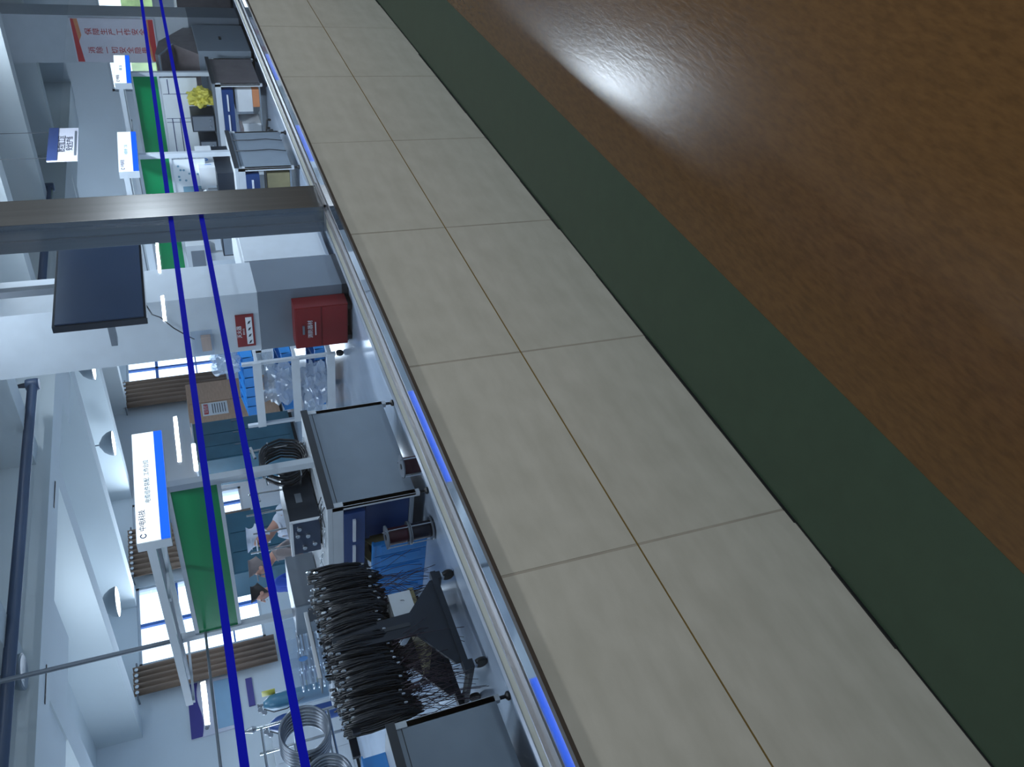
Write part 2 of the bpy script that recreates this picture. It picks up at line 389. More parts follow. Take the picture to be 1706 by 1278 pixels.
for a, b, z in ADDED_TUBES:
    t = thing('added_tube_lamp', ((a+b)/2, -1.4, z), 'short white tube lamp added behind the viewer for lights mirrored in the glass', 'lamp', 'added tube lamps behind the viewer')
    bx('holder', M_white, a, b, -1.4, -1.34, z-0.03, z+0.03, parent=t)
    MB().tube([(a+0.01, -1.325, z), (b-0.01, -1.325, z)], 0.013, 8).build('glow_tube', E_tube, t)

# ---- workbench with gantry, built once per island
def bench(xc, near_label, depth=2.9, gantry=True, dark=False, drawer=True):
    x0, x1, y0, y1 = xc-0.55, xc+0.55, 4.67, 4.67+depth
    t = thing('workbench', (xc, y0, 0), near_label, 'workbench', 'steel workbenches in the factory hall')
    EP = M_brown if dark else M_panel
    MB().box(x0, x1, y0, y1, 0.745, 0.785).build('tabletop', M_white if not dark else M_grey, t, bevel=0.004)
    MB().box(x0-0.006, x1+0.006, y0-0.012, y0, 0.735, 0.79).build('front_edge', M_darkgrey, t)
    MB().box(x0+0.0, x1, y0+0.01, y0+0.035, 0.10, 0.735).build('end_panel', EP, t, bevel=0.003)
    MB().box(x0+0.04, x1-0.04, y0+0.006, y0+0.01, 0.70, 0.705).build('panel_joint', M_darkgrey, t)
    for sx in (x0+0.02, x1-0.02):
        for yy in (y0+0.03, y0+depth*0.5, y1-0.03):
            MB().box(sx-0.02, sx+0.02, yy-0.02, yy+0.02, 0.07, 0.745).build('leg', M_white, t)
            MB().lathe((sx, yy, 0.0), [(0.028, 0), (0.03, 0.015), (0.012, 0.03), (0.012, 0.07)], 12).build('foot', M_dark, t)
        MB().box(sx-0.02, sx+0.02, y0, y1, 0.665, 0.745).build('side_rail', M_white, t)
    MB().box(x0+0.04, x1-0.04, y0+0.04, y1-0.02, 0.10, 0.12).build('lower_shelf', M_panel, t)
    if drawer:
        d = MB().box(x0-0.012, x0+0.5, y0+0.09, y0+0.80, 0.50, 0.663).build('drawer', M_blueunit, t, bevel=0.003)
        for yy in (y0+0.16, y0+0.47):
            MB().box(x0-0.03, x0-0.012, yy, yy+0.25, 0.575, 0.597).build('handle', M_handle, d)
    if gantry:
        for yy in (y0+0.05, y0+1.98):
            MB().box(xc-0.03, xc+0.03, yy-0.03, yy+0.03, 0.785, 2.05).build('post', M_frame, t)
        for sx in (-0.36, -0.1, 0.3):
            MB().box(xc+sx-0.03, xc+sx+0.03, y0+0.06, y0+2.45, 1.99, 2.05).build('overhead_rail', M_grey if sx == -0.1 else M_frame, t)
        for yy in (y0+0.9, y0+2.42):
            MB().box(xc-0.38, xc+0.34, yy-0.02, yy+0.02, 1.97, 1.99).build('cross_rail', M_frame, t)
        MB().box(xc-0.012, xc+0.012, y0+0.08, y0+1.95, 1.52, 1.85).build('green_board', M_gboard, t)
        MB().box(xc-0.02, xc+0.02, y0+0.08, y0+1.95, 1.85, 1.885).build('board_rail', M_frame, t)
        MB().box(xc-0.02, xc+0.02, y0+0.08, y0+1.95, 1.49, 1.52).build('board_rail', M_frame, t)
    return t
b46 = bench(4.6, 'grey-topped workbench with blue drawer under its side, bare panel facing the glass, reels before it')
b175 = bench(1.75, 'grey workbench at the lower edge, nearest one, blue carton on top')
b103 = bench(10.3, 'pale workbench beyond the steel post with cords over its end panel')
b131 = bench(13.1, 'farthest workbench, with a dark shiny end panel and blue drawer', dark=True)
# whiteboards under far green boards
for xc, b, y1, z0, lb in ((13.1, b131, 6.06, 0.97, 0), (10.3, b103, 6.2, 1.10, 1)):
    wb = MB().box(xc-0.01, xc+0.01, 4.78, y1, z0, 1.488).build('white_board', M_wboard, b)
    if lb == 0:
        for z in (1.38, 1.27):
            bx('grid_line', M_ink, xc-0.0125, xc-0.011, 5.4, 6.06, z, z+0.012, parent=wb); bx('grid_line', M_ink, xc-0.0125, xc-0.011, 4.80, 5.02, z, z+0.012, parent=wb)
        for y in (5.4, 5.46, 5.02): bx('grid_line', M_ink, xc-0.0125, xc-0.011, y, y+0.008, z0+0.02, 1.47, parent=wb)
    else:
        m = MB()
        for i in range(9):
            y = 4.86+random.uniform(0, 0.22); z = random.uniform(1.2, 1.45); m.lathe((xc-0.0135, y, z), [(0.014, 0), (0.016, 0.003)], 6, 'x')
        for i in range(4): m.box(xc-0.0125, xc-0.011, 5.15+i*0.2, 5.27+i*0.2, 1.18, 1.40)
        m.build('pinned_samples', M_inkt, wb)['kind'] = 'stuff'
        rg = MB().lathe((xc-0.03, 5.25, 1.2), [(0.055, 0), (0.06, 0.004), (0.05, 0.006)], 20, 'x').build('round_gauge', M_grey, wb)
# cords over end panel of 10.3
t = thing('power_cord', (10.6, 4.65, 0.74), 'pair of thin grey cords hanging down the end panel beyond the steel post', 'cord')
for dx in (0.0, -0.32):
    MB().tube([(10.55+dx, 4.664, 0.72), (10.54+dx, 4.662, 0.5), (10.56+dx, 4.662, 0.3), (10.5+dx, 4.662, 0.1)], 0.006, 6).build('cord', M_darkgrey, t, smooth=True)

# ---- light boxes
def lightbox(xc, label, name_text, sub):
    x0, x1, y0, y1 = xc-0.55, xc+0.55, 4.64, 4.735
    t = thing('light_box', (xc, y1, 1.87), label, 'light box', 'hanging light boxes')
    bx('housing', M_frame, x0-0.008, x1+0.008, y0+0.012, y1, 1.862, 2.083, parent=t)
    bx('front_face', E_box, x0, x1, y0, y0+0.012, 1.925, 2.078, parent=t)
    bx('blue_band', E_blue, x0, x1, y0-0.001, y0+0.012, 1.866, 1.925, parent=t)
    text(name_text, 0.05, M_ink, t, (x0+0.19, y0-0.002, 2.035), (1, 0, 0), (0, 0, 1))
    MB().tube([(x0+0.045+0.018*math.cos(a/10*5.2+0.5), y0-0.002, 2.035+0.018*math.sin(a/10*5.2+0.5)) for a in range(11)], 0.004, 6).build('logo_ring', M_ink, t)
    text(sub, 0.042, M_inkt, t, (xc+0.02, y0-0.002, 1.99), (1, 0, 0), (0, 0, 1))
    return t
lightbox(4.6, 'largest lit white light box with a blue lower band, over the nearest gantry', '中电科技', '电缆组件装配  工作台位')
lightbox(10.3, 'lit white light box with a blue band, just beyond the steel post', '中电科技', '电缆组件  工位')
lightbox(13.1, 'smallest lit white light box, in front of the red-lettered banner', '中电科技', '检验  工位')
lightbox(1.75, 'lit light box over the nearest bench, mirrored as the lower blue streak in the sill', '中电科技', '电缆组件装配  工位')
# hanger rods
o = MB().tube([(4.6, 6.66, 2.05), (4.6, 6.66, 4.0)], 0.022, 10).build('hanger_rod', M_grey, loc=(4.6, 6.66, 2.05)); tag(o, 'thick grey rod hanging from the ceiling to the gantry, in front of the bright window', 'rod')
o = MB().tube([(-1, 6.6, 1.8), (4.57, 6.6, 1.8)], 0.012, 8).build('guy_wire', M_grey, loc=(0, 6.6, 1.8)); tag(o, 'thin grey wire running level from the gantry past the wall poster', 'wire')

# ---- hanging sign
t = thing('hanging_sign', (10.7, 4.7, 2.54), 'hung blue and white sign with two lines of dark characters, on thin cords', 'sign')
bx('board', M_banner, 10.2, 11.13, 4.69, 4.71, 2.53, 2.86, parent=t)
bx('blue_header', M_ink, 10.2, 11.13, 4.684, 4.69, 2.75, 2.86, parent=t)
text('数控加工区', 0.095, M_inkd, t, (10.66, 4.687, 2.705), (1, 0, 0), (0, 0, 1))
text('安全生产线', 0.08, M_inkd, t, (10.66, 4.687, 2.62), (1, 0, 0), (0, 0, 1))
bx('footer_line', M_grey, 10.32, 11.03, 4.686, 4.69, 2.548, 2.57, parent=t)
for x in (10.3, 11.03): MB().tube([(x, 4.7, 2.86), (x, 4.7, 3.45 if 10.62 < x < 10.96 else 4.0)], 0.004, 5).build('cord', M_darkgrey, t)

# ---- TV on the column
t = thing('wall_display', (6.2, 3.9, 1.85), 'large dark flat screen hung in front of the white column', 'screen')
bx('screen', mat('display_glass', (66, 84, 112), 0.22, noise=0.08, nscale=1.5), 5.66, 6.74, 3.895, 3.91, 1.86, 2.475, parent=t)
bx('bezel', M_black, 5.64, 6.76, 3.905, 3.96, 1.84, 2.495, parent=t, bevel=0.004)
bx('arm', M_grey, 6.3, 6.42, 3.96, 4.62, 2.15, 2.2, parent=t)
bx('ceiling_arm', M_grey, 6.33, 6.39, 4.0, 4.06, 2.15, 4.0, parent=t)
bx('edge_strip', M_handle, 5.64, 6.76, 3.897, 3.903, 1.835, 1.842, parent=t)
o = MB().tube([(5.95, 3.95, 1.86), (6.4, 4.4, 1.84), (6.893, 4.78, 1.8), (6.893, 4.92, 1.70), (6.893, 5.02, 1.60), (6.893, 5.08, 1.53)], 0.006, 6).build('display_cable', M_darkgrey, t, smooth=True)
t = thing('cable_box', (6.9, 5.15, 1.42), 'small clear wall box with brown card inside, on the white column', 'box')
bx('shell', M_clear, 6.84, 6.914, 5.0, 5.28, 1.36, 1.56, parent=t)
bx('card', M_wood, 6.86, 6.905, 5.05, 5.22, 1.38, 1.47, parent=t)
# ---- fire notice on column side (faces -X)
t = thing('fire_notice', (6.91, 5.06, 0.95), 'red fire notice with a white picture panel, stuck on the column', 'notice')
bx('board', M_red, 6.900, 6.913, 4.86, 5.25, 0.955, 1.13, parent=t)
bx('picture_panel', M_paper, 6.897, 6.900, 4.89, 5.22, 0.975, 1.035, parent=t)
text('灭火器', 0.05, M_paper, t, (6.898, 5.06, 1.10), (0, -1, 0), (0, 0, 1))
text('使用方法', 0.02, M_paper, t, (6.898, 5.06, 1.058), (0, -1, 0), (0, 0, 1))
m = MB()
for y in (4.93, 5.01, 5.09, 5.17): m.prism([(y, 0.985), (y+0.035, 1.0), (y+0.04, 1.02), (y+0.01, 1.008)], 6.8955, 6.897, 'x')
m.build('pictogram', M_inkd, t)['kind'] = 'stuff'
# ---- fire cabinet on floor
t = thing('fire_cabinet', (6.8, 4.97, 0.0), 'dark red fire equipment box standing against the foot of the column', 'fire box')
bx('body', M_red, 6.72, 6.905, 4.72, 5.22, 0.05, 0.58, parent=t, bevel=0.006)
bx('door', M_red, 6.708, 6.72, 4.73, 5.21, 0.06, 0.31, parent=t, bevel=0.002)
bx('door', M_red, 6.708, 6.72, 4.73, 5.21, 0.325, 0.57, parent=t, bevel=0.002)
text('消防器材', 0.055, M_paper, t, (6.706, 4.98, 0.43), (0, -1, 0), (0, 0, 1))
bx('label_bar', M_paper, 6.705, 6.708, 4.9, 5.06, 0.375, 0.385, parent=t)
bx('handle', M_grey, 6.69, 6.708, 4.93, 5.03, 0.49, 0.51, parent=t)
for y in (4.78, 5.16): bx('foot', M_dark, 6.74, 6.89, y-0.03, y+0.03, 0.0, 0.05, parent=t)
# grey low cabinet behind column
t = thing('low_cabinet', (8.2, 4.9, 0), 'pale grey low cabinet between the steel post and the column', 'cabinet')
bx('body', M_white, 7.56, 8.75, 4.68, 5.25, 0.06, 0.97, parent=t, bevel=0.005)
bx('door', M_white, 7.58, 8.15, 4.665, 4.68, 0.1, 0.94, parent=t); bx('door', M_white, 8.17, 8.73, 4.665, 4.68, 0.1, 0.94, parent=t)
for x in (7.62, 8.69):
    for y in (4.72, 5.2): bx('foot', M_dark, x-0.02, x+0.02, y-0.02, y+0.02, 0, 0.06, parent=t)
# microwave-like instrument on 10.3 side
t = thing('wall_monitor', (10.25, 6.15, 1.2), 'white framed panel monitor seen between the steel post and the column', 'monitor')
bx('frame', M_white, 10.16, 10.285, 5.95, 6.4, 1.18, 1.48, parent=t, bevel=0.006); bx('screen', M_grey, 10.154, 10.16, 6.03, 6.34, 1.25, 1.42, parent=t)
bx('stand', M_white, 10.19, 10.25, 6.1, 6.22, 0.786, 1.18, parent=t)

# ---- blue bin rack
t = thing('bin_rack', (7.2, 6.1, 0), 'white wheeled metal rack holding rows of blue bins and clear bags', 'rack')
X0, X1, Y0, Y1 = 7.2, 7.76, 5.72, 6.62
for x in (X0, X1):
    for y in (Y0, Y1):
        bx('post', M_frame, x-0.018, x+0.018, y-0.018, y+0.018, 0.09, 1.1, parent=t)
        c = MB().lathe((x, y-0.015, 0.04), [(0.04, 0), (0.04, 0.03)], 14, 'y').build('castor', M_dark, t)
SH = (0.13, 0.52, 0.93)
for z in SH:
    bx('shelf', M_frame, X0-0.02, X1+0.02, Y0-0.02, Y1+0.02, z, z+0.03 if z > 0.2 else z+0.05, parent=t)
    bx('shelf_front', M_white, X0-0.032, X0-0.02, Y0-0.02, Y1+0.02, z-0.03, z+0.06, parent=t)
n = 0
for zi, z in enumerate(SH):
    for k in range(5 if zi != 2 else 6):
        y = Y0+0.03+k*(0.172 if zi != 2 else 0.143); wd = 0.15 if zi != 2 else 0.13
        zz = z+(0.05 if zi == 0 else 0.03)
        m = MB(); h = 0.16; XB = X0+0.14
        m.prism([(XB+0.02, zz), (XB+0.36, zz), (XB+0.38, zz+h), (XB+0.0, zz+h*0.7)], y, y+0.006, 'y').prism([(XB+0.02, zz), (XB+0.36, zz), (XB+0.38, zz+h), (XB+0.0, zz+h*0.7)], y+wd-0.006, y+wd, 'y')
        m.box(XB+0.02, XB+0.36, y, y+wd, zz+0.0005, zz+0.008).box(XB+0.35, XB+0.37, y, y+wd, zz, zz+h).box(XB+0.005, XB+0.022, y, y+wd, zz+0.001, zz+h*0.72)
        o = m.build('parts_bin', M_bin, loc=(XB+0.2, y+wd/2, zz))
        od = ['first', 'second', 'third', 'fourth', 'fifth', 'sixth'][k]
        tag(o, 'open blue parts bin on the %s shelf of the white rack, %s from the column' % (['bottom', 'middle', 'top'][zi], od), 'bin', 'blue bins on the white rack')
def bag(loc, sx, sy, sz, label, seed, m=M_bag, name='plastic_bag'):
    r = random.Random(seed); bm = bmesh.new(); bmesh.ops.create_icosphere(bm, subdivisions=4, radius=1)
    from mathutils import noise as NZ
    for v in bm.verts:
        q = v.co*2.3+Vector((seed*7.1, 0, 0)); k = 1+0.55*NZ.noise(q)+0.35*abs(NZ.noise(q*2.7))+r.uniform(-0.05, 0.05); v.co = Vector((v.co.x*sx*k, v.co.y*sy*k, max(-0.9, v.co.z)*sz*k))
        v.co.z += 0.9*sz
    me = bpy.data.meshes.new(name); bm.to_mesh(me); bm.free(); me.materials.append(m)
    o = bpy.data.objects.new(name, me); COL.objects.link(o); o.location = loc
    return tag(o, label, 'bag')
bag((7.26, 6.1, 0.551), 0.06, 0.24, 0.17, 'clear crumpled plastic bag in front of the middle shelf of blue bins', 1)
bag((7.26, 6.2, 0.181), 0.06, 0.32, 0.15, 'long clear crumpled bag along the bottom shelf of the rack', 2)
bag((7.5, 5.9, 1.12), 0.07, 0.14, 0.14, 'clear crumpled plastic bag lying on top of the blue bins', 3)

# ---- reels of wire
def reel(x, y, tiers, label):
    t = thing('wire_reel', (x, y, 0), label, 'wire reel')
    z = 0.012
    for mm in tiers:
        MB().lathe((x, y, z+0.010), [(0.064, 0), (0.067, 0.015), (0.067, 0.145), (0.064, 0.16)], 28).build('wound_wire', mm, t, smooth=True)
        MB().lathe((x, y, z), [(0.092, 0), (0.092, 0.010)], 32).build('flange', M_grey, t)
        MB().lathe((x, y, z+0.17), [(0.092, 0), (0.092, 0.010)], 32).build('flange', M_grey, t)
        MB().lathe((x, y, z+0.1801), [(0.022, 0), (0.022, 0.003)], 16).build('hub', M_dark, t)
        z += 0.184
    for a in range(3):
        an = a*2.1+0.4; cx, cy = x+0.084*math.cos(an), y+0.084*math.sin(an)
        MB().tube([(cx, cy, 0.0), (cx, cy, z+0.006)], 0.005, 6).build('tie_rod', M_conn, t)
reel(3.88, 4.93, (M_navy, M_wire), 'two-tier reel, dark red wire above navy wire, beside the bench corner')
reel(4.18, 4.5, (M_wire,), 'dark red wire reel standing alone in front of the grey bench panel')
# ---- blue boxes under bench
for k in range(5):
    y = 5.15+k*0.145
    t = thing('blue_box', (4.3, y, 0.0), 'tall blue box in the row under the bench side, %s from the wire reels' % ['first', 'second', 'third', 'fourth', 'last'][k], 'box', 'blue boxes under the bench side')
    bx('body', M_bin, 3.99, 4.03, y, y+0.135, 0.0, 0.43, parent=t, bevel=0.006)
    bx('fold', M_bin, 3.983, 3.99, y+0.02, y+0.11, 0.05, 0.38, parent=t)
    bx('lid', M_bin, 3.985, 4.035, y-0.003, y+0.138, 0.43, 0.445, parent=t)
t = thing('dark_box', (4.2, 4.95, 0.125), 'wide navy blue box behind the two-tier reel', 'box')
bx('body', M_blueunit, 4.14, 4.9, 4.78, 5.2, 0.121, 0.49, parent=t, bevel=0.008); bx('lid', M_blueunit, 4.13, 4.91, 4.77, 5.21, 0.44, 0.475, parent=t)
t = thing('cable_drum', (4.3, 5.45, 0.125), 'khaki-edged cable drum on its side under the bench', 'cable drum')
MB().lathe((4.25, 5.30, 0.3), [(0.17, 0), (0.17, 0.015)], 28, 'y').build('flange', M_khaki, t)
MB().lathe((4.25, 5.315, 0.3), [(0.11, 0), (0.11, 0.2)], 28, 'y').build('wound_cable', M_black, t, smooth=True)
MB().lathe((4.25, 5.515, 0.3), [(0.17, 0), (0.17, 0.015)], 28, 'y').build('flange', M_khaki, t)

# ---- instruments on bench 4.6
t = thing('test_instrument', (4.6, 5.25, 0.785), 'black boxed test instrument with a knobbed panel and white edge', 'instrument')
bx('case', M_black, 4.31, 4.92, 5.05, 5.45, 0.795, 1.03, parent=t, bevel=0.008)
fp = bx('front_panel', M_screen, 4.300, 4.31, 5.06, 5.44, 0.80, 1.02, parent=t)
bx('top_trim', M_handle, 4.296, 4.316, 5.045, 5.455, 1.012, 1.034, parent=t); bx('side_trim', M_handle, 4.296, 4.316, 5.044, 5.056, 0.795, 1.02, parent=t)
for y, z in ((5.12, 0.965), (5.22, 0.90), (5.33, 0.85), (5.2, 0.98), (5.36, 0.93)):
    MB().lathe((4.275, y, z), [(0.016, 0), (0.019, 0.006), (0.019, 0.025)], 14, 'x').build('knob', M_conn, t)
bx('vent_label', M_grey, 4.5, 4.6, 5.047, 5.05, 0.9, 0.95, parent=t)
for y in (5.12, 5.4):
    for x in (4.36, 4.86): bx('foot', M_dark, x-0.02, x+0.02, y-0.015, y+0.015, 0.785, 0.796, parent=t)
t = thing('grey_instrument', (4.6, 6.4, 0.785), 'plain slate-grey instrument box behind the black one', 'instrument')
bx('case', M_grey, 4.31, 4.86, 6.15, 6.6, 0.79, 1.04, parent=t, bevel=0.01)
bx('front_panel', M_panel, 4.302, 4.31, 6.17, 6.58, 0.80, 1.03, parent=t); bx('socket_block', M_black, 4.285, 4.302, 6.22, 6.4, 0.82, 0.93, parent=t)
# ---- coil of cable on bench 4.6
t = thing('cable_coil', (4.95, 4.95, 0.785), 'large coil of dark cable standing on the near end of the bench', 'cable coil')
m = MB(); R0 = 0.185
for k in range(9):
    r = R0-0.012*(k % 3); yy = 4.85+0.022*k
    m.tube([(4.86+r*1.05*math.cos(a*math.tau/28), yy+0.01*math.sin(a), 0.985+r*math.sin(a*math.tau/28)) for a in range(28)], 0.0105, 6, closed=True)
m.build('coil', M_cable, t, smooth=True)
for k in range(4):
    a = k*math.tau/4+0.6; MB().tube([(4.86+0.185*math.cos(a), 4.83, 0.985+0.185*math.sin(a)), (4.86+0.2*math.cos(a), 4.94, 0.985+0.2*math.sin(a)), (4.86+0.185*math.cos(a), 5.05, 0.985+0.185*math.sin(a))], 0.008, 6).build('tie', M_conn, t)
t = thing('parts_tray', (4.86, 5.1, 0.785), 'small blue and white tray seen through the coil of cable', 'tray')
bx('tray', M_bin, 4.72, 5.0, 5.2, 5.4, 0.785, 0.90, parent=t, bevel=0.004); bx('paper', M_paper, 4.74, 4.98, 5.195, 5.2, 0.8, 0.86, parent=t)
# loose white rods / test leads on the bench
r = random.Random(5)
t = thing('test_leads', (4.75, 5.8, 0.785), 'tangle of thin black and silver test leads on the bench edge', 'test leads')
for k in range(10):
    x, y = r.uniform(4.12, 4.28), r.uniform(4.75, 5.6)
    MB().tube([(x, y, 0.79), (x+r.uniform(-0.05, 0.05), y+0.1, 0.79+r.uniform(0.01, 0.03)), (x+r.uniform(-0.02, 0.03), y+0.22, 0.792)], 0.004, 5).build('lead', M_conn if k % 3 == 0 else M_cable, t, smooth=True)
# bright fixtures standing along the bench
for k in range(6):
    y = 5.62+0.0*k; x = 5.02; yy = 4.9+k*0.26
    t = thing('fixture_stand', (x, yy, 0.785), 'slim silver clamp stand on the bench, %s in its row from the cable coil' % ['first', 'second', 'third', 'fourth', 'fifth', 'last'][k], 'clamp stand', 'clamp stands along the bench')
    MB().lathe((x, yy, 0.785), [(0.05, 0), (0.05, 0.012), (0.012, 0.02)], 16).build('base', M_conn, t)
    MB().tube([(x, yy, 0.8), (x, yy, 1.28+0.04*(k % 2))], 0.009, 8).build('rod', M_conn, t)
    MB().tube([(x-0.09, yy, 1.2), (x+0.04, yy, 1.22)], 0.012, 8).build('clamp', M_clear if k % 2 else M_conn, t)
t = thing('acrylic_cases', (4.5, 7.0, 0.785), 'a', 'case'); bpy.data.objects.remove(t)
for k, (x, y, lb) in enumerate(((4.32, 6.72, 'clear acrylic case with a blue round sticker, nearest of three'), (4.3, 7.02, 'clear acrylic case in the middle of the row of three'), (4.28, 7.32, 'clear acrylic case farthest along the bench, with stacked dishes'))):
    t = thing('acrylic_case', (x, y, 0.785), lb, 'case', 'clear cases on the bench')
    bx('case', M_clear, x-0.18, x+0.18, y-0.13, y+0.13, 0.79, 1.18-0.03*k, parent=t, bevel=0.01)
    bx('tray', M_conn, x-0.19, x+0.19, y-0.14, y+0.14, 0.786, 0.80, parent=t)
    for q in range(5): MB().lathe((x, y, 0.82+0.05*q), [(0.1, 0), (0.11, 0.01), (0.1, 0.02)], 20).build('dish', M_clear if q % 2 else M_conn, t, smooth=True)
    if k == 0: MB().lathe((x-0.183, y, 1.02), [(0.04, 0), (0.04, 0.003)], 20, 'x').build('round_sticker', M_bin, t)

# ---- cable cart
t = thing('cable_cart', (3.0, 4.9, 0), 'black wheeled cart with a triangular plate foot, loaded with hanging cables', 'cart')
bx('base_bar', M_black, 2.60, 3.42, 4.84, 4.90, 0.13, 0.17, parent=t)
bx('base_bar', M_black, 2.60, 3.42, 5.30, 5.36, 0.13, 0.17, parent=t)
poly = [(2.68, 0.17), (3.36, 0.17), (3.36, 0.19), (3.14, 0.40), (3.12, 0.95), (2.98, 0.95), (2.96, 0.40), (2.68, 0.21)]
MB().prism(poly, 4.86, 4.88, 'y').build('gusset_plate', M_black, t)
MB().prism([(a+0.03, b) for a, b in poly], 5.32, 5.34, 'y').build('gusset_plate', M_black, t)
bx('slot_edge', M_darkgrey, 3.035, 3.065, 4.856, 4.86, 0.42, 0.60, parent=t)
for x in (2.64, 3.38):
    bx('cross_bar', M_black, x-0.03, x+0.03, 4.84, 5.36, 0.10, 0.13, parent=t)
    for y in (4.87, 5.33):
        c = MB().lathe((x-0.012, y, 0.045), [(0.045, 0), (0.045, 0.028)], 16, 'x').build('castor', M_dark, t, smooth=True)
        bx('castor_fork', M_conn, x-0.018, x+0.018, y-0.02, y+0.02, 0.075, 0.10, parent=t)
bx('top_bar', M_black, 2.44, 3.70, 4.93, 4.96, 0.90, 0.95, parent=t)
bx('top_bar', M_black, 2.44, 3.70, 5.24, 5.27, 0.90, 0.95, parent=t)
bx('tray_edge', M_handle, 2.92, 3.45, 5.02, 5.03, 1.05, 1.075, parent=t)
bx('tray', M_grey, 2.92, 3.45, 5.03, 5.22, 1.045, 1.055, parent=t)
bx('inner_shelf', M_khaki, 2.9, 3.4, 4.95, 5.3, 0.30, 0.34, parent=t)
bx('paper_bundle', M_paper, 3.15, 3.35, 4.9, 5.1, 0.34, 0.5, parent=t)
# hanging harnesses: one prototype shape per variant, every harness its own object
r = random.Random(11)
protos = []
for v in range(6):
    m = MB(); h = 0.36+0.04*(v % 3)
    for q in range(16):
        dx = r.uniform(-0.03, 0.03); dy = r.uniform(-0.02, 0.02); zt = r.uniform(-0.04, 0.03)
        L = h+r.uniform(-0.06, 0.06)
        m.tube([(dx, dy-0.03, zt), (dx*1.1, dy-0.05, zt-L*0.4), (dx*1.1+r.uniform(-0.015, 0.015), dy-0.04, -L*0.85), (dx, dy-0.0, -L), (dx*0.8, dy+0.03, -L*0.8), (dx, dy+0.045, -L*0.35), (dx, dy+0.03, zt+0.01)], 0.0068, 5)
    protos.append((m, h))
first = {}
for k in range(52):
    v = k % 6; x = 2.50+0.0226*k; yb = (4.915, 5.02, 5.10)[k % 3]
    if v not in first:
        o = protos[v][0].build('cable_harness', M_cable, smooth=True); first[v] = o
        for q in range(2):
            MB().lathe((r.uniform(-0.02, 0.02), -0.05+r.uniform(-0.01, 0.01), 0.01-0.05*q), [(0.007, 0), (0.010, 0.008), (0.010, 0.026), (0.005, 0.034)], 7).build('connector', M_conn, o)
        MB().lathe((r.uniform(-0.02, 0.02), -0.045, -protos[v][1]-0.01), [(0.005, 0), (0.008, 0.008), (0.008, 0.022)], 7).build('connector', M_conn, o)
        o.location = (x, yb, 0.955)
        tag(o, 'looped black cable harness hanging in the row on the cable cart', 'cable harness', 'black harnesses on the cart')
    else:
        o = copy_tree(first[v], (0, 0, 0)); o.location = (x, yb, 0.955+r.uniform(-0.03, 0.03)); o.rotation_euler = (r.uniform(-0.05, 0.05), r.uniform(-0.08, 0.08), r.uniform(-0.3, 0.3))
m = MB()
for k in range(170):
    x = r.uniform(2.42, 2.98) if k % 4 else r.uniform(3.3, 3.62); y = r.uniform(4.86, 5.1); z = r.uniform(0.5, 0.6); L = r.uniform(0.15, 0.5)
    sw = r.uniform(-0.12, 0.12)
    m.tube([(x, y, z), (x+sw*0.3, y-0.02, z-L*0.3), (x+sw*0.9, y-0.03+r.uniform(-0.03, 0.03), max(0.03, z-L*0.7)), (x+sw+r.uniform(-0.05, 0.05), y+r.uniform(-0.04, 0.04), max(0.012, z-L))], 0.0022, 4)
o = m.build('loose_wires', M_tail, smooth=True, loc=(2.7, 5, 0.5)); tag(o, 'fine purple-brown wire ends trailing below the black harnesses', 'wires', kind='stuff')

# ---- carton and things on bench 1.75
t = thing('blue_carton', (2.25, 5.2, 0.785), 'bright blue carton on the bench at the lower edge of the view', 'carton')
bx('body', M_bin, 1.8, 2.28, 4.95, 5.35, 0.786, 0.93, parent=t, bevel=0.004); bx('flap', M_bin, 1.79, 2.29, 4.94, 5.36, 0.925, 0.935, parent=t)
t = thing('clear_rack', (2.2, 5.7, 0.785), 'clear plastic rack with silver clips behind the blue carton', 'rack')
for k in range(4): bx('panel', M_clear, 2.0, 2.28, 5.5+0.12*k, 5.51+0.12*k, 0.79, 0.97, parent=t)
bx('clip', M_conn, 2.2, 2.29, 5.48, 5.9, 0.97, 0.985, parent=t)
t = thing('red_clamp', (2.26, 5.5, 0.98), 'small red handled clamp lying over the clear rack', 'clamp')
MB().tube([(2.26, 5.5, 0.99), (2.25, 5.62, 1.0), (2.22, 5.7, 0.995)], 0.011, 6).build('jaw', M_conn, t); MB().tube([(2.26, 5.36, 1.02), (2.26, 5.5, 0.995)], 0.012, 6).build('handle', M_red, t)
# ---- hose trolley
t = thing('hose_trolley', (3.3, 7.0, 0), 'tall thin metal trolley frame carrying coils of silver hose', 'trolley')
for x in (2.75, 3.65):
    for y in (6.8, 7.25):
        MB().tube([(x, y, 0.05), (x, y, 1.5)], 0.014, 8).build('pole', M_conn, t)
        MB().lathe((x-0.01, y, 0.035), [(0.035, 0), (0.035, 0.02)], 12, 'x').build('castor', M_dark, t)
MB().lathe((3.65, 6.8, 1.5), [(0.02, 0), (0.03, 0.03), (0.012, 0.08), (0.004, 0.13)], 10).build('finial', M_conn, t)
for z in (0.3, 0.9, 1.2, 1.46):
    for y in (6.8, 7.25): MB().tube([(2.75, y, z), (3.65, y, z)], 0.010, 6).build('rail', M_conn, t)
    for x in (2.75, 3.65): MB().tube([(x, 6.8, z), (x, 7.25, z)], 0.010, 6).build('rail', M_conn, t)
def hose(x, y, z, R, n, m_, label):
    t = thing('hose_coil', (x, y, z), label, 'hose coil')
    m = MB()
    for k in range(n):
        rr = R-0.01*(k % 2); m.tube([(x+rr*math.cos(a*math.tau/30), y-0.16+0.026*k, z+rr*math.sin(a*math.tau/30)) for a in range(30)], 0.013, 8, closed=True)
    m.build('coil', m_, t, smooth=True)
    MB().tube([(x-R-0.02, y-0.1, z), (x-R-0.03, y+0.1, z)], 0.012, 6).build('strap', M_dark, t)
hose(3.42, 6.76, 1.13, 0.20, 12, M_ccable, 'coil of silver-grey hose hanging on the trolley, upper one')
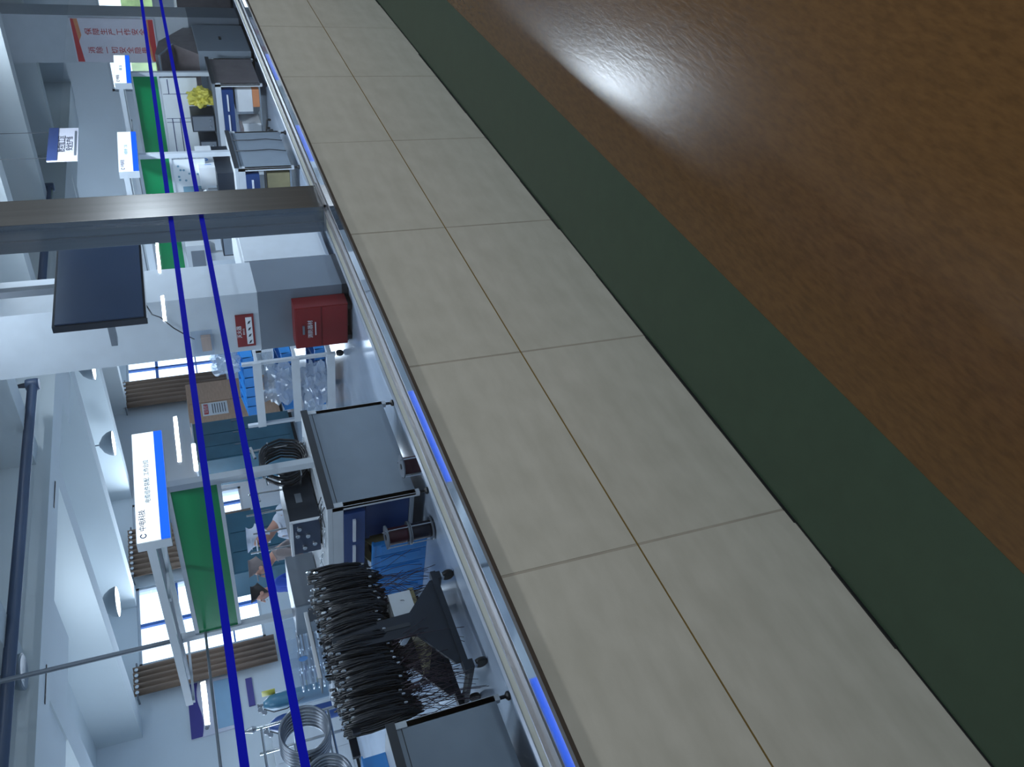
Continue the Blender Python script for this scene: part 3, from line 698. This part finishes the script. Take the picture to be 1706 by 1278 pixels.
hose(2.98, 6.76, 1.02, 0.18, 10, M_ccable, 'coil of silver-grey hose hanging lower on the trolley, near the blue carton')

# ---- gas cylinders
def cyl(x, y, h, m_, label):
    t = thing('gas_cylinder', (x, y, 0), label, 'gas cylinder', 'gas cylinders')
    MB().lathe((x, y, 0), [(0.105, 0), (0.115, 0.03), (0.115, h-0.2), (0.1, h-0.1), (0.06, h-0.03), (0.035, h)], 24).build('body', m_, t, smooth=True)
    MB().lathe((x, y, h), [(0.02, 0), (0.02, 0.06), (0.035, 0.065), (0.035, 0.08)], 12).build('valve', M_grey, t)
    MB().tube([(x, y, h+0.035), (x-0.10, y-0.04, h+0.035)], 0.012, 6).build('regulator', M_grey, t)
    for dz, dx in ((0.05, -0.11), (0.0, -0.16)): MB().lathe((x+dx, y-0.09, h+0.0+dz), [(0.034, 0), (0.034, 0.025)], 16, 'y').build('gauge', M_grey, t)
    MB().tube([(x-0.1, y-0.06, h), (x-0.2, y-0.1, h-0.12), (x-0.2, y-0.1, h-0.3), (x-0.1, y-0.1, h-0.55)], 0.008, 6).build('hose', M_cable, t, smooth=True)
    return t
cyl(6.22, 11.0, 1.36, M_tealc, 'teal gas cylinder with gauges, the one nearer the curtain')
cyl(5.88, 11.0, 1.33, M_bluec, 'darker blue gas cylinder with gauges, behind the silver hose')
o = bx('warning_plate', M_yellow, 6.33, 6.34, 10.85, 10.98, 1.18, 1.36); tag(o, 'small yellow plate sticking up beside the teal gas cylinder', 'plate'); o.location.z = 1.18
o['label'] = 'small yellow plate fixed beside the teal gas cylinder'
t = thing('white_cabinet', (5.3, 13.5, 0), 'white low cabinet against the far wall behind the hoses', 'cabinet')
bx('body', M_white, 5.0, 7.2, 13.4, 13.95, 0.05, 1.28, parent=t, bevel=0.008)
for k in range(3): bx('door', M_white, 5.03+k*0.73, 5.73+k*0.73, 13.385, 13.4, 0.1, 1.24, parent=t); bx('handle', M_grey, 5.08+k*0.73, 5.10+k*0.73, 13.37, 13.385, 0.7, 0.9, parent=t)
bx('base', M_dark, 5.05, 7.15, 13.45, 13.93, 0.0, 0.05, parent=t)

# ---- poster boards on the far wall
t = thing('wall_poster', (8.1, 13.98, 1.7), 'framed wall poster with a violet and blue wave edge and dark characters', 'poster')
bx('board', M_banner, 7.62, 8.66, 13.965, 13.999, 1.70, 2.54, parent=t); bx('lower_sheet', mat('pale_blue_sheet', (150, 186, 214), 0.6), 7.68, 8.60, 13.958, 13.965, 1.72, 2.1, parent=t)
pl = [(7.62, 2.54), (8.66, 2.54)]+[(8.66-1.04*i/12, 2.36+0.035*math.sin(i/12*math.tau)) for i in range(13)]
MB().prism(pl, 13.96, 13.965, 'y').build('wave_header', mat('violet_blue', (66, 60, 140), 0.5), t)
text('电气线束装配作业指导', 0.085, M_inkd, t, (8.14, 13.962, 2.27), (1, 0, 0), (0, 0, 1))
t = bx('small_plaque', mat('violet_plaque', (84, 78, 150), 0.5), 7.95, 8.5, 13.97, 13.999, 1.45, 1.56); tag(t, 'narrow violet plaque on the far wall under the wave-edged poster', 'plaque')

# ---- curtains
def curtain(x0, x1, y, z0, z1, label, rings=True, n=9):
    t = thing('curtain', ((x0+x1)/2, y, z1), label, 'curtain')
    ns = n*6; pts = [(x0+(x1-x0)*i/ns, y+0.05*math.sin(i/6*math.tau)) for i in range(ns+1)]
    m = MB(); vs = []; 
    for (px, py) in pts: vs += [(px, py, z0), (px, py, z1), (px, py+0.012, z0), (px, py+0.012, z1)]
    fs = []
    for i in range(ns):
        a, b = i*4, i*4+4; fs += [(a, b, b+1, a+1), (a+2, a+3, b+3, b+2), (a+1, b+1, b+3, a+3), (a, a+2, b+2, b)]
    fs += [(0, 1, 3, 2), (ns*4, ns*4+2, ns*4+3, ns*4+1)]
    m.add(vs, fs).build('cloth', M_curt, t, smooth=True)
    MB().tube([(x0-0.08, y, z1-0.06), (x1+0.08, y, z1-0.06)], 0.016, 8).build('rod', M_grey, t)
    for bxx in (x0-0.05, x1+0.05): MB().box(bxx-0.012, bxx+0.012, y, 14.0, z1-0.075, z1-0.045).build('bracket', M_grey, t)
    if rings:
        for i in range(n): 
            px = x0+(x1-x0)*(i+0.25)/n; MB().lathe((px, y-0.062, z1-0.06), [(0.03, 0), (0.034, 0.006)], 14, 'y').build('ring', M_ring, t)
    return t
curtain(8.6, 9.16, 13.8, 0.95, 3.38, 'grey-brown curtain gathered at the near side of the large bright window', n=5)
curtain(11.2, 12.4, 13.8, 0.95, 3.38, 'brown eyelet curtain seen between the light box and the gantry rails', n=9)
curtain(16.3, 17.25, 13.8, 0.95, 3.38, 'brown curtain beside the distant small-paned window', n=6)

# ---- teal machines, cupboard with notice
def machine(x0, x1, y0, y1, h, label):
    t = thing('machine_cabinet', ((x0+x1)/2, y0, 0), label, 'machine')
    bx('body', M_teal, x0, x1, y0, y1, 0.06, h, parent=t, bevel=0.01)
    n = 3
    for k in range(n):
        a = x0+0.03+(x1-x0-0.06)*k/n; b = x0+0.03+(x1-x0-0.06)*(k+1)/n-0.02
        bx('door', M_teal, a, b, y0-0.015, y0, 0.12, h-0.05, parent=t); bx('handle', M_grey, b-0.05, b-0.03, y0-0.03, y0-0.015, h*0.5, h*0.62, parent=t)
    bx('base', M_dark, x0+0.03, x1-0.03, y0+0.03, y1-0.03, 0, 0.06, parent=t); bx('top_edge', M_frame, x0-0.01, x1+0.01, y0-0.02, y1, h, h+0.03, parent=t)
machine(8.55, 9.85, 11.0, 11.6, 1.5, 'dark teal machine cabinet behind the seated workers')
machine(11.2, 12.25, 11.0, 11.7, 1.82, 'dark teal machine cabinet under the upper part of the long light box')
t = thing('wooden_cupboard', (14.2, 12.2, 0), 'orange-brown cupboard with a red-headed notice on it, beyond the column', 'cupboard')
bx('body', M_wood, 13.5, 14.9, 12.2, 12.8, 0.05, 1.9, parent=t, bevel=0.01)
for k in range(2): bx('door', M_wood, 13.52+k*0.69, 14.19+k*0.69, 12.18, 12.2, 0.1, 1.86, parent=t)
bx('base', M_dark, 13.55, 14.85, 12.25, 12.75, 0, 0.05, parent=t)
t = thing('paper_notice', (13.9, 12.17, 1.1), 'white notice with a red heading block on the orange-brown cupboard', 'notice')
bx('sheet', M_paper, 13.75, 14.15, 12.165, 12.179, 1.1, 1.62, parent=t); hd = bx('heading', M_inkr, 13.79, 14.11, 12.16, 12.165, 1.5, 1.59, parent=t)
text('公告栏', 0.09, M_paper, t, (13.95, 12.158, 1.545), (1, 0, 0), (0, 0, 1))
m = MB()
for k in range(6): m.box(13.8, 14.1, 12.16, 12.165, 1.15+k*0.05, 1.165+k*0.05)
m.build('print_lines', M_inkd, t)['kind'] = 'stuff'

# ---- banner on column 2
t = thing('safety_banner', (15.39, 5.0, 1.5), 'white wall banner with red lettering in two columns and red-orange ends', 'banner')
bx('board', M_banner, 15.37, 15.399, 4.63, 5.34, 1.44, 2.72, parent=t)
MB().prism([(4.64, 2.70), (5.33, 2.70), (5.33, 2.60), (5.0, 2.63), (4.64, 2.66)], 15.365, 15.37, 'x').build('red_wave', M_inkr, t)
MB().prism([(4.64, 2.66), (5.0, 2.63), (4.9, 2.58), (4.64, 2.6)], 15.366, 15.37, 'x').build('orange_wave', M_orange, t)
MB().prism([(4.64, 1.46), (5.33, 1.46), (5.33, 1.52), (5.0, 1.55), (4.64, 1.53)], 15.365, 15.37, 'x').build('red_wave', M_inkr, t)
MB().prism([(4.64, 1.53), (5.0, 1.55), (5.33, 1.52), (5.33, 1.55), (5.0, 1.6), (4.64, 1.56)], 15.366, 15.37, 'x').build('orange_wave', M_orange, t)
for col, y in (('保障生产工作安全', 4.84), ('消除一切安全隐患', 5.14)):
    for i, ch in enumerate(col): text(ch, 0.115, M_inkr, t, (15.367, y, 2.46-i*0.118), (0, -1, 0), (0, 0, 1))
# ---- sloped machine before column 2
t = thing('hooded_machine', (14.6, 5.0, 0), 'brown-grey machine with a sloping hood under the red-lettered banner', 'machine')
bx('body', M_panel, 13.95, 15.25, 4.67, 5.4, 0.05, 0.86, parent=t, bevel=0.01)
MB().prism([(13.95, 0.86), (15.25, 0.86), (15.25, 1.0), (14.55, 1.42), (13.95, 1.5), (13.85, 1.42), (14.4, 1.2)], 4.72, 5.35, 'y').build('hood', M_brown, t, bevel=0.006)
MB().prism([(13.86, 1.43), (14.4, 1.21), (14.42, 1.23), (13.88, 1.46)], 4.715, 5.355, 'y').build('hood_edge', M_conn, t)
bx('handle', M_dark, 14.5, 14.62, 4.655, 4.67, 0.45, 0.49, parent=t); bx('base', M_dark, 14.0, 15.2, 4.72, 5.35, 0, 0.05, parent=t)
MB().tube([(13.9+0.14*math.cos(a*math.tau/20), 5.05, 1.62+0.14*math.sin(a*math.tau/20)) for a in range(20)], 0.01, 6, closed=True).build('lamp_ring', M_ink, t)
MB().tube([(13.9, 5.05, 1.48), (13.97, 5.05, 1.3)], 0.01, 6).build('ring_arm', M_ink, t)
# grey end cabinets
t = thing('end_cabinet', (17.6, 5, 0), 'plain brown-grey cabinet at the far end below the end window', 'cabinet')
bx('body', M_brown, 16.9, 18.6, 4.67, 5.4, 0.05, 1.0, parent=t, bevel=0.01)
for k in range(2): bx('door', M_panel, 16.95+k*0.82, 17.72+k*0.82, 4.655, 4.67, 0.1, 0.95, parent=t)
bx('base', M_dark, 16.95, 18.55, 4.72, 5.35, 0, 0.05, parent=t)
# ---- goods on the far benches
def carton(x0, x1, y0, y1, z0, z1, m_, label, cat='carton', mark=None):
    t = thing('carton', ((x0+x1)/2, (y0+y1)/2, z0), label, cat)
    bx('body', m_, x0, x1, y0, y1, z0, z1, parent=t, bevel=0.004); bx('tape', M_handle, (x0+x1)/2-0.02, (x0+x1)/2+0.02, y0-0.001, y1+0.001, z1, z1+0.002, parent=t)
    if mark: MB().tube([((x0+x1)/2-0.1+0.03*math.cos(a*math.tau/12), y0-0.003, (z0+z1)/2+0.0+0.03*math.sin(a*math.tau/12)) for a in range(12)], 0.006, 5, closed=True).build('blue_mark', M_bin, t); bx('blue_line', M_bin, x0+0.08, x0+0.09, y0-0.003, y0, z0+0.04, z0+0.12, parent=t)
carton(10.18, 10.83, 4.85, 5.1, 0.99, 1.19, M_paper, 'white carton with a small blue emblem on the bench beyond the post', mark=1)
carton(10.0, 10.8, 4.85, 5.2, 0.786, 0.988, M_black, 'black case under the white carton beyond the post', 'case')
bag((12.85, 4.98, 0.786), 0.16, 0.12, 0.17, 'yellow plastic bag on the farthest workbench', 8, M_yellow)
for k, (y, h) in enumerate(((5.3, 0.34), (5.7, 0.26), (6.1, 0.3))):
    t = thing('bench_instrument', (12.8, y, 0.786), ['tall dark instrument on the farthest bench, near the yellow bag', 'low dark instrument in the middle of the farthest bench', 'dark instrument at the back of the farthest bench'][k], 'instrument')
    bx('case', M_black, 12.62, 12.98, y-0.13, y+0.13, 0.79, 0.786+h, parent=t, bevel=0.006); bx('panel', M_grey, 12.612, 12.62, y-0.11, y+0.11, 0.81, 0.77+h, parent=t)
    for q in range(2): MB().lathe((12.595, y-0.05+0.1*q, 0.86), [(0.015, 0), (0.018, 0.018)], 10, 'x').build('knob', M_conn, t)
for k, (y, h) in enumerate(((5.4, 0.3), (5.8, 0.24))):
    t = thing('bench_instrument', (9.98, y, 0.786), ['dark instrument on the bench just past the post, nearer one', 'dark instrument on the bench just past the post, rear one'][k], 'instrument')
    bx('case', M_black, 9.82, 10.16, y-0.14, y+0.14, 0.79, 0.786+h, parent=t, bevel=0.006); bx('panel', M_panel, 9.812, 9.82, y-0.12, y+0.12, 0.81, 0.77+h, parent=t)
# lamp stand on bench 10.3
t = thing('desk_lamp', (9.95, 5.0, 0.786), 'white jointed desk lamp on the bench just past the post', 'lamp')
MB().lathe((9.9, 5.12, 0.786), [(0.06, 0), (0.06, 0.02), (0.015, 0.03)], 16).build('base', M_white, t)
MB().tube([(9.9, 5.12, 0.81), (9.95, 5.2, 1.02), (9.85, 5.05, 1.18)], 0.012, 8).build('arm', M_white, t)
MB().lathe((9.85, 5.05, 1.14), [(0.06, 0), (0.05, 0.03), (0.02, 0.06)], 16).build('lamp_shade', M_white, t)
# boxes stored under far bench 13.1 (side facing viewer)
for k, (y, z, hh, m_, lb) in enumerate(((4.85, 0.121, 0.14, M_orange, 'orange carton under the farthest bench'), (5.0, 0.121, 0.36, M_paper, 'white box with black cable on it under the farthest bench'), (5.5, 0.121, 0.33, M_paper, 'white box at the back under the farthest bench'))):
    pass
carton(12.6, 12.95, 4.78, 5.05, 0.121, 0.22, M_orange, 'flat orange carton on the shelf under the farthest bench')
carton(12.6, 12.95, 4.78, 5.12, 0.223, 0.47, M_paper, 'white carton stacked on the orange one under the farthest bench')
carton(12.58, 12.95, 5.3, 5.75, 0.121, 0.42, M_paper, 'white carton beside the folding stool under the farthest bench')
carton(9.8, 10.15, 4.78, 5.2, 0.121, 0.4, M_khaki, 'brown carton under the bench just past the post')
t = thing('folding_stool', (12.3, 5.4, 0), 'dark brown cross-legged stool beside the farthest bench', 'stool')
bx('seat', M_brown, 12.18, 12.45, 5.2, 5.5, 0.42, 0.46, parent=t)
MB().box(12.29, 12.33, 5.33, 5.37, 0.06, 0.42).build('pillar', M_brown, t)
for a in range(5):
    an = a*math.tau/5; MB().tube([(12.31, 5.35, 0.09), (12.31+0.2*math.cos(an), 5.35+0.2*math.sin(an), 0.055)], 0.014, 6).build('leg', M_dark, t)
    MB().lathe((12.31+0.2*math.cos(an), 5.35+0.2*math.sin(an)-0.01, 0.025), [(0.025, 0), (0.025, 0.02)], 10, 'y').build('castor', M_dark, t)

# ================================================================== PEOPLE
def skin_mesh(name, joints, edges, m_, parent, sub=2, root=0):
    me = bpy.data.meshes.new(name); me.from_pydata([j[:3] for j in joints], edges, [])
    o = bpy.data.objects.new(name, me); COL.objects.link(o)
    sk = o.modifiers.new('s', 'SKIN'); sk.use_smooth_shade = True
    for v, j in zip(me.skin_vertices[0].data, joints):
        rr = j[3] if isinstance(j[3], tuple) else (j[3], j[3]); v.radius = rr; v.use_root = False
    me.skin_vertices[0].data[root].use_root = True
    ss = o.modifiers.new('u', 'SUBSURF'); ss.levels = sub; ss.render_levels = sub
    dg = bpy.context.evaluated_depsgraph_get(); dg.update()
    nm = bpy.data.meshes.new_from_object(o.evaluated_get(dg)); bpy.data.objects.remove(o); bpy.data.meshes.remove(me)
    nm.materials.clear(); nm.materials.append(m_)
    p = bpy.data.objects.new(name, nm); COL.objects.link(p); p.parent = parent
    return p
def person(loc, rz, label, m_top, head_cover, m_cover, lean=0.12, dz=0.0):
    """seated figure facing local +Y, origin on the floor under the hips"""
    t = thing('person', loc, label, 'person'); t.rotation_euler = (0, 0, rz); L = lean
    J = [(0, 0, 0.52, (0.15, 0.12)), (0, L*0.3, 0.70, (0.135, 0.10)), (0, L*0.8, 0.90, (0.155, 0.105)), (0, L*1.1, 1.00, (0.09, 0.075)), (0, L*1.35, 1.06, 0.052), (0, L*1.6+0.02, 1.10, 0.055),
         (0, L*1.8+0.03, 1.17, (0.072, 0.088)), (0, L*1.8+0.025, 1.23, (0.074, 0.09)), (0, L*1.8+0.01, 1.275, (0.05, 0.062))]
    E_ = [(0, 1), (1, 2), (2, 3), (3, 4), (4, 5), (5, 6), (6, 7), (7, 8)]
    for s in (-1, 1):
        n = len(J)
        J += [(s*0.17, L*0.95, 0.97, 0.052), (s*0.21, L+0.06, 0.76, 0.042), (s*0.12, L+0.30, 0.83, 0.032), (s*0.10, L+0.37, 0.835, 0.022)]
        E_ += [(2, n), (n, n+1), (n+1, n+2), (n+2, n+3)]
        n = len(J)
        J += [(s*0.09, 0.06, 0.50, 0.085), (s*0.11, 0.42, 0.49, 0.06), (s*0.11, 0.42, 0.10, 0.045), (s*0.11, 0.52, 0.045, 0.035)]
        E_ += [(0, n), (n, n+1), (n+1, n+2), (n+2, n+3)]
    skin_mesh('body', J, E_, M_skin, t)
    g = 1.16
    C = [(0, 0, 0.52, (0.16*g, 0.13*g)), (0, L*0.3, 0.70, (0.14*g, 0.105*g)), (0, L*0.8, 0.90, (0.16*g, 0.115*g)), (0, L*1.15, 1.0, (0.095*g, 0.08*g)), (0, L*1.3, 1.035, 0.068)]
    CE = [(0, 1), (1, 2), (2, 3), (3, 4)]
    for s in (-1, 1):
        n = len(C); C += [(s*0.17, L*0.95, 0.97, 0.065), (s*0.21, L+0.06, 0.76, 0.054), (s*0.135, L+0.25, 0.815, 0.044)]; CE += [(2, n), (n, n+1), (n+1, n+2)]
    skin_mesh('jacket', C, CE, m_top, t)
    T = [(0, 0.0, 0.53, (0.165, 0.13))]; TE = []
    for s in (-1, 1):
        n = len(T); T += [(s*0.09, 0.08, 0.51, 0.098), (s*0.11, 0.42, 0.50, 0.075), (s*0.11, 0.42, 0.14, 0.062)]; TE += [(0, n), (n, n+1), (n+1, n+2)]
    skin_mesh('trousers', T, TE, M_trous, t)
    for s in (-1, 1):
        hx, hy, hz = s*0.10, L+0.37, 0.835
        for q, (fx, ln) in enumerate(((-0.026, 0.055), (-0.009, 0.066), (0.009, 0.06), (0.026, 0.047))):
            MB().tube([(hx+fx, hy, hz), (hx+fx, hy+ln*0.6, hz+0.006), (hx+fx, hy+ln, hz-0.014)], [0.009, 0.008, 0.006], 6).build('finger', M_skin).parent = t
        MB().tube([(hx-s*0.02, hy-0.02, hz), (hx-s*0.045, hy+0.01, hz), (hx-s*0.05, hy+0.035, hz-0.008)], [0.011, 0.009, 0.007], 6).build('thumb', M_skin).parent = t
        MB().prism([(s*0.11-0.045, 0.36), (s*0.11+0.045, 0.36), (s*0.11+0.045, 0.58), (s*0.11, 0.62), (s*0.11-0.045, 0.58)], 0.0, 0.075, 'z').build('shoe', M_dark, bevel=0.01).parent = t
    hy = L*1.8+0.03; fz = 1.19
    MB().prism([(hy+0.08, fz-0.03), (hy+0.115, fz-0.03), (hy+0.085, fz+0.03)], -0.014, 0.014, 'x').build('nose', M_skin).parent = t
    for s in (-1, 1):
        MB().lathe((s*0.03, hy+0.082, fz+0.022), [(0.011, 0), (0.006, 0.006)], 10, 'y').build('eye', M_hair).parent = t
        MB().lathe((s*0.078-0.006, hy+0.0, fz), [(0.02, 0), (0.026, 0.006), (0.02, 0.012)], 12, 'x').build('ear', M_skin).parent = t
    MB().box(-0.022, 0.022, hy+0.082, hy+0.09, fz-0.055, fz-0.048).build('mouth', M_wire).parent = t
    H = [(0, hy-0.012, fz+0.045, (0.084, 0.098)), (0, hy-0.015, fz+0.09, (0.07, 0.08)), (0, hy-0.05, fz+0.0, (0.07, 0.055))]
    skin_mesh(head_cover, H, [(0, 1), (0, 2)], m_cover, t)
    if head_cover == 'cap':
        MB().prism([(-0.07, hy+0.06), (0.07, hy+0.06), (0.05, hy+0.14), (-0.05, hy+0.14)], fz+0.045, fz+0.055, 'z').build('visor', m_cover).parent = t
    return t
def stool(x, y, label):
    t = thing('work_stool', (x, y, 0), label, 'stool')
    MB().lathe((x, y, 0.36), [(0.17, 0), (0.18, 0.02), (0.17, 0.05)], 24).build('seat', M_black, t, smooth=True)
    MB().tube([(x, y, 0.07), (x, y, 0.36)], 0.022, 10).build('pillar', M_conn, t)
    for a in range(5):
        an = a*math.tau/5; MB().tube([(x, y, 0.08), (x+0.22*math.cos(an), y+0.22*math.sin(an), 0.05)], 0.015, 6).build('leg', M_dark, t)
        MB().lathe((x+0.22*math.cos(an), y+0.22*math.sin(an)-0.01, 0.025), [(0.025, 0), (0.025, 0.02)], 10, 'y').build('castor', M_dark, t)
P90 = math.pi/2
person((5.82, 6.6, 0), P90, 'seated person in a white cap and white coat leaning over the bench', M_coat, 'cap', M_coat, 0.16)
stool(5.82, 6.6, 'round black stool under the person in white')
person((6.35, 7.75, 0), P90*0.6, 'seated person in a taupe jacket and taupe cap, behind the one in white', M_taupe, 'cap', M_taupe, 0.12)
stool(6.35, 7.75, 'round black stool under the person in the taupe jacket')
person((6.75, 9.0, 0), P90*0.7, 'dark-haired person in a blue jacket in front of the bright window', M_bluej, 'hair', M_hair, 0.05)
stool(6.75, 9.0, 'round black stool under the person in the blue jacket')
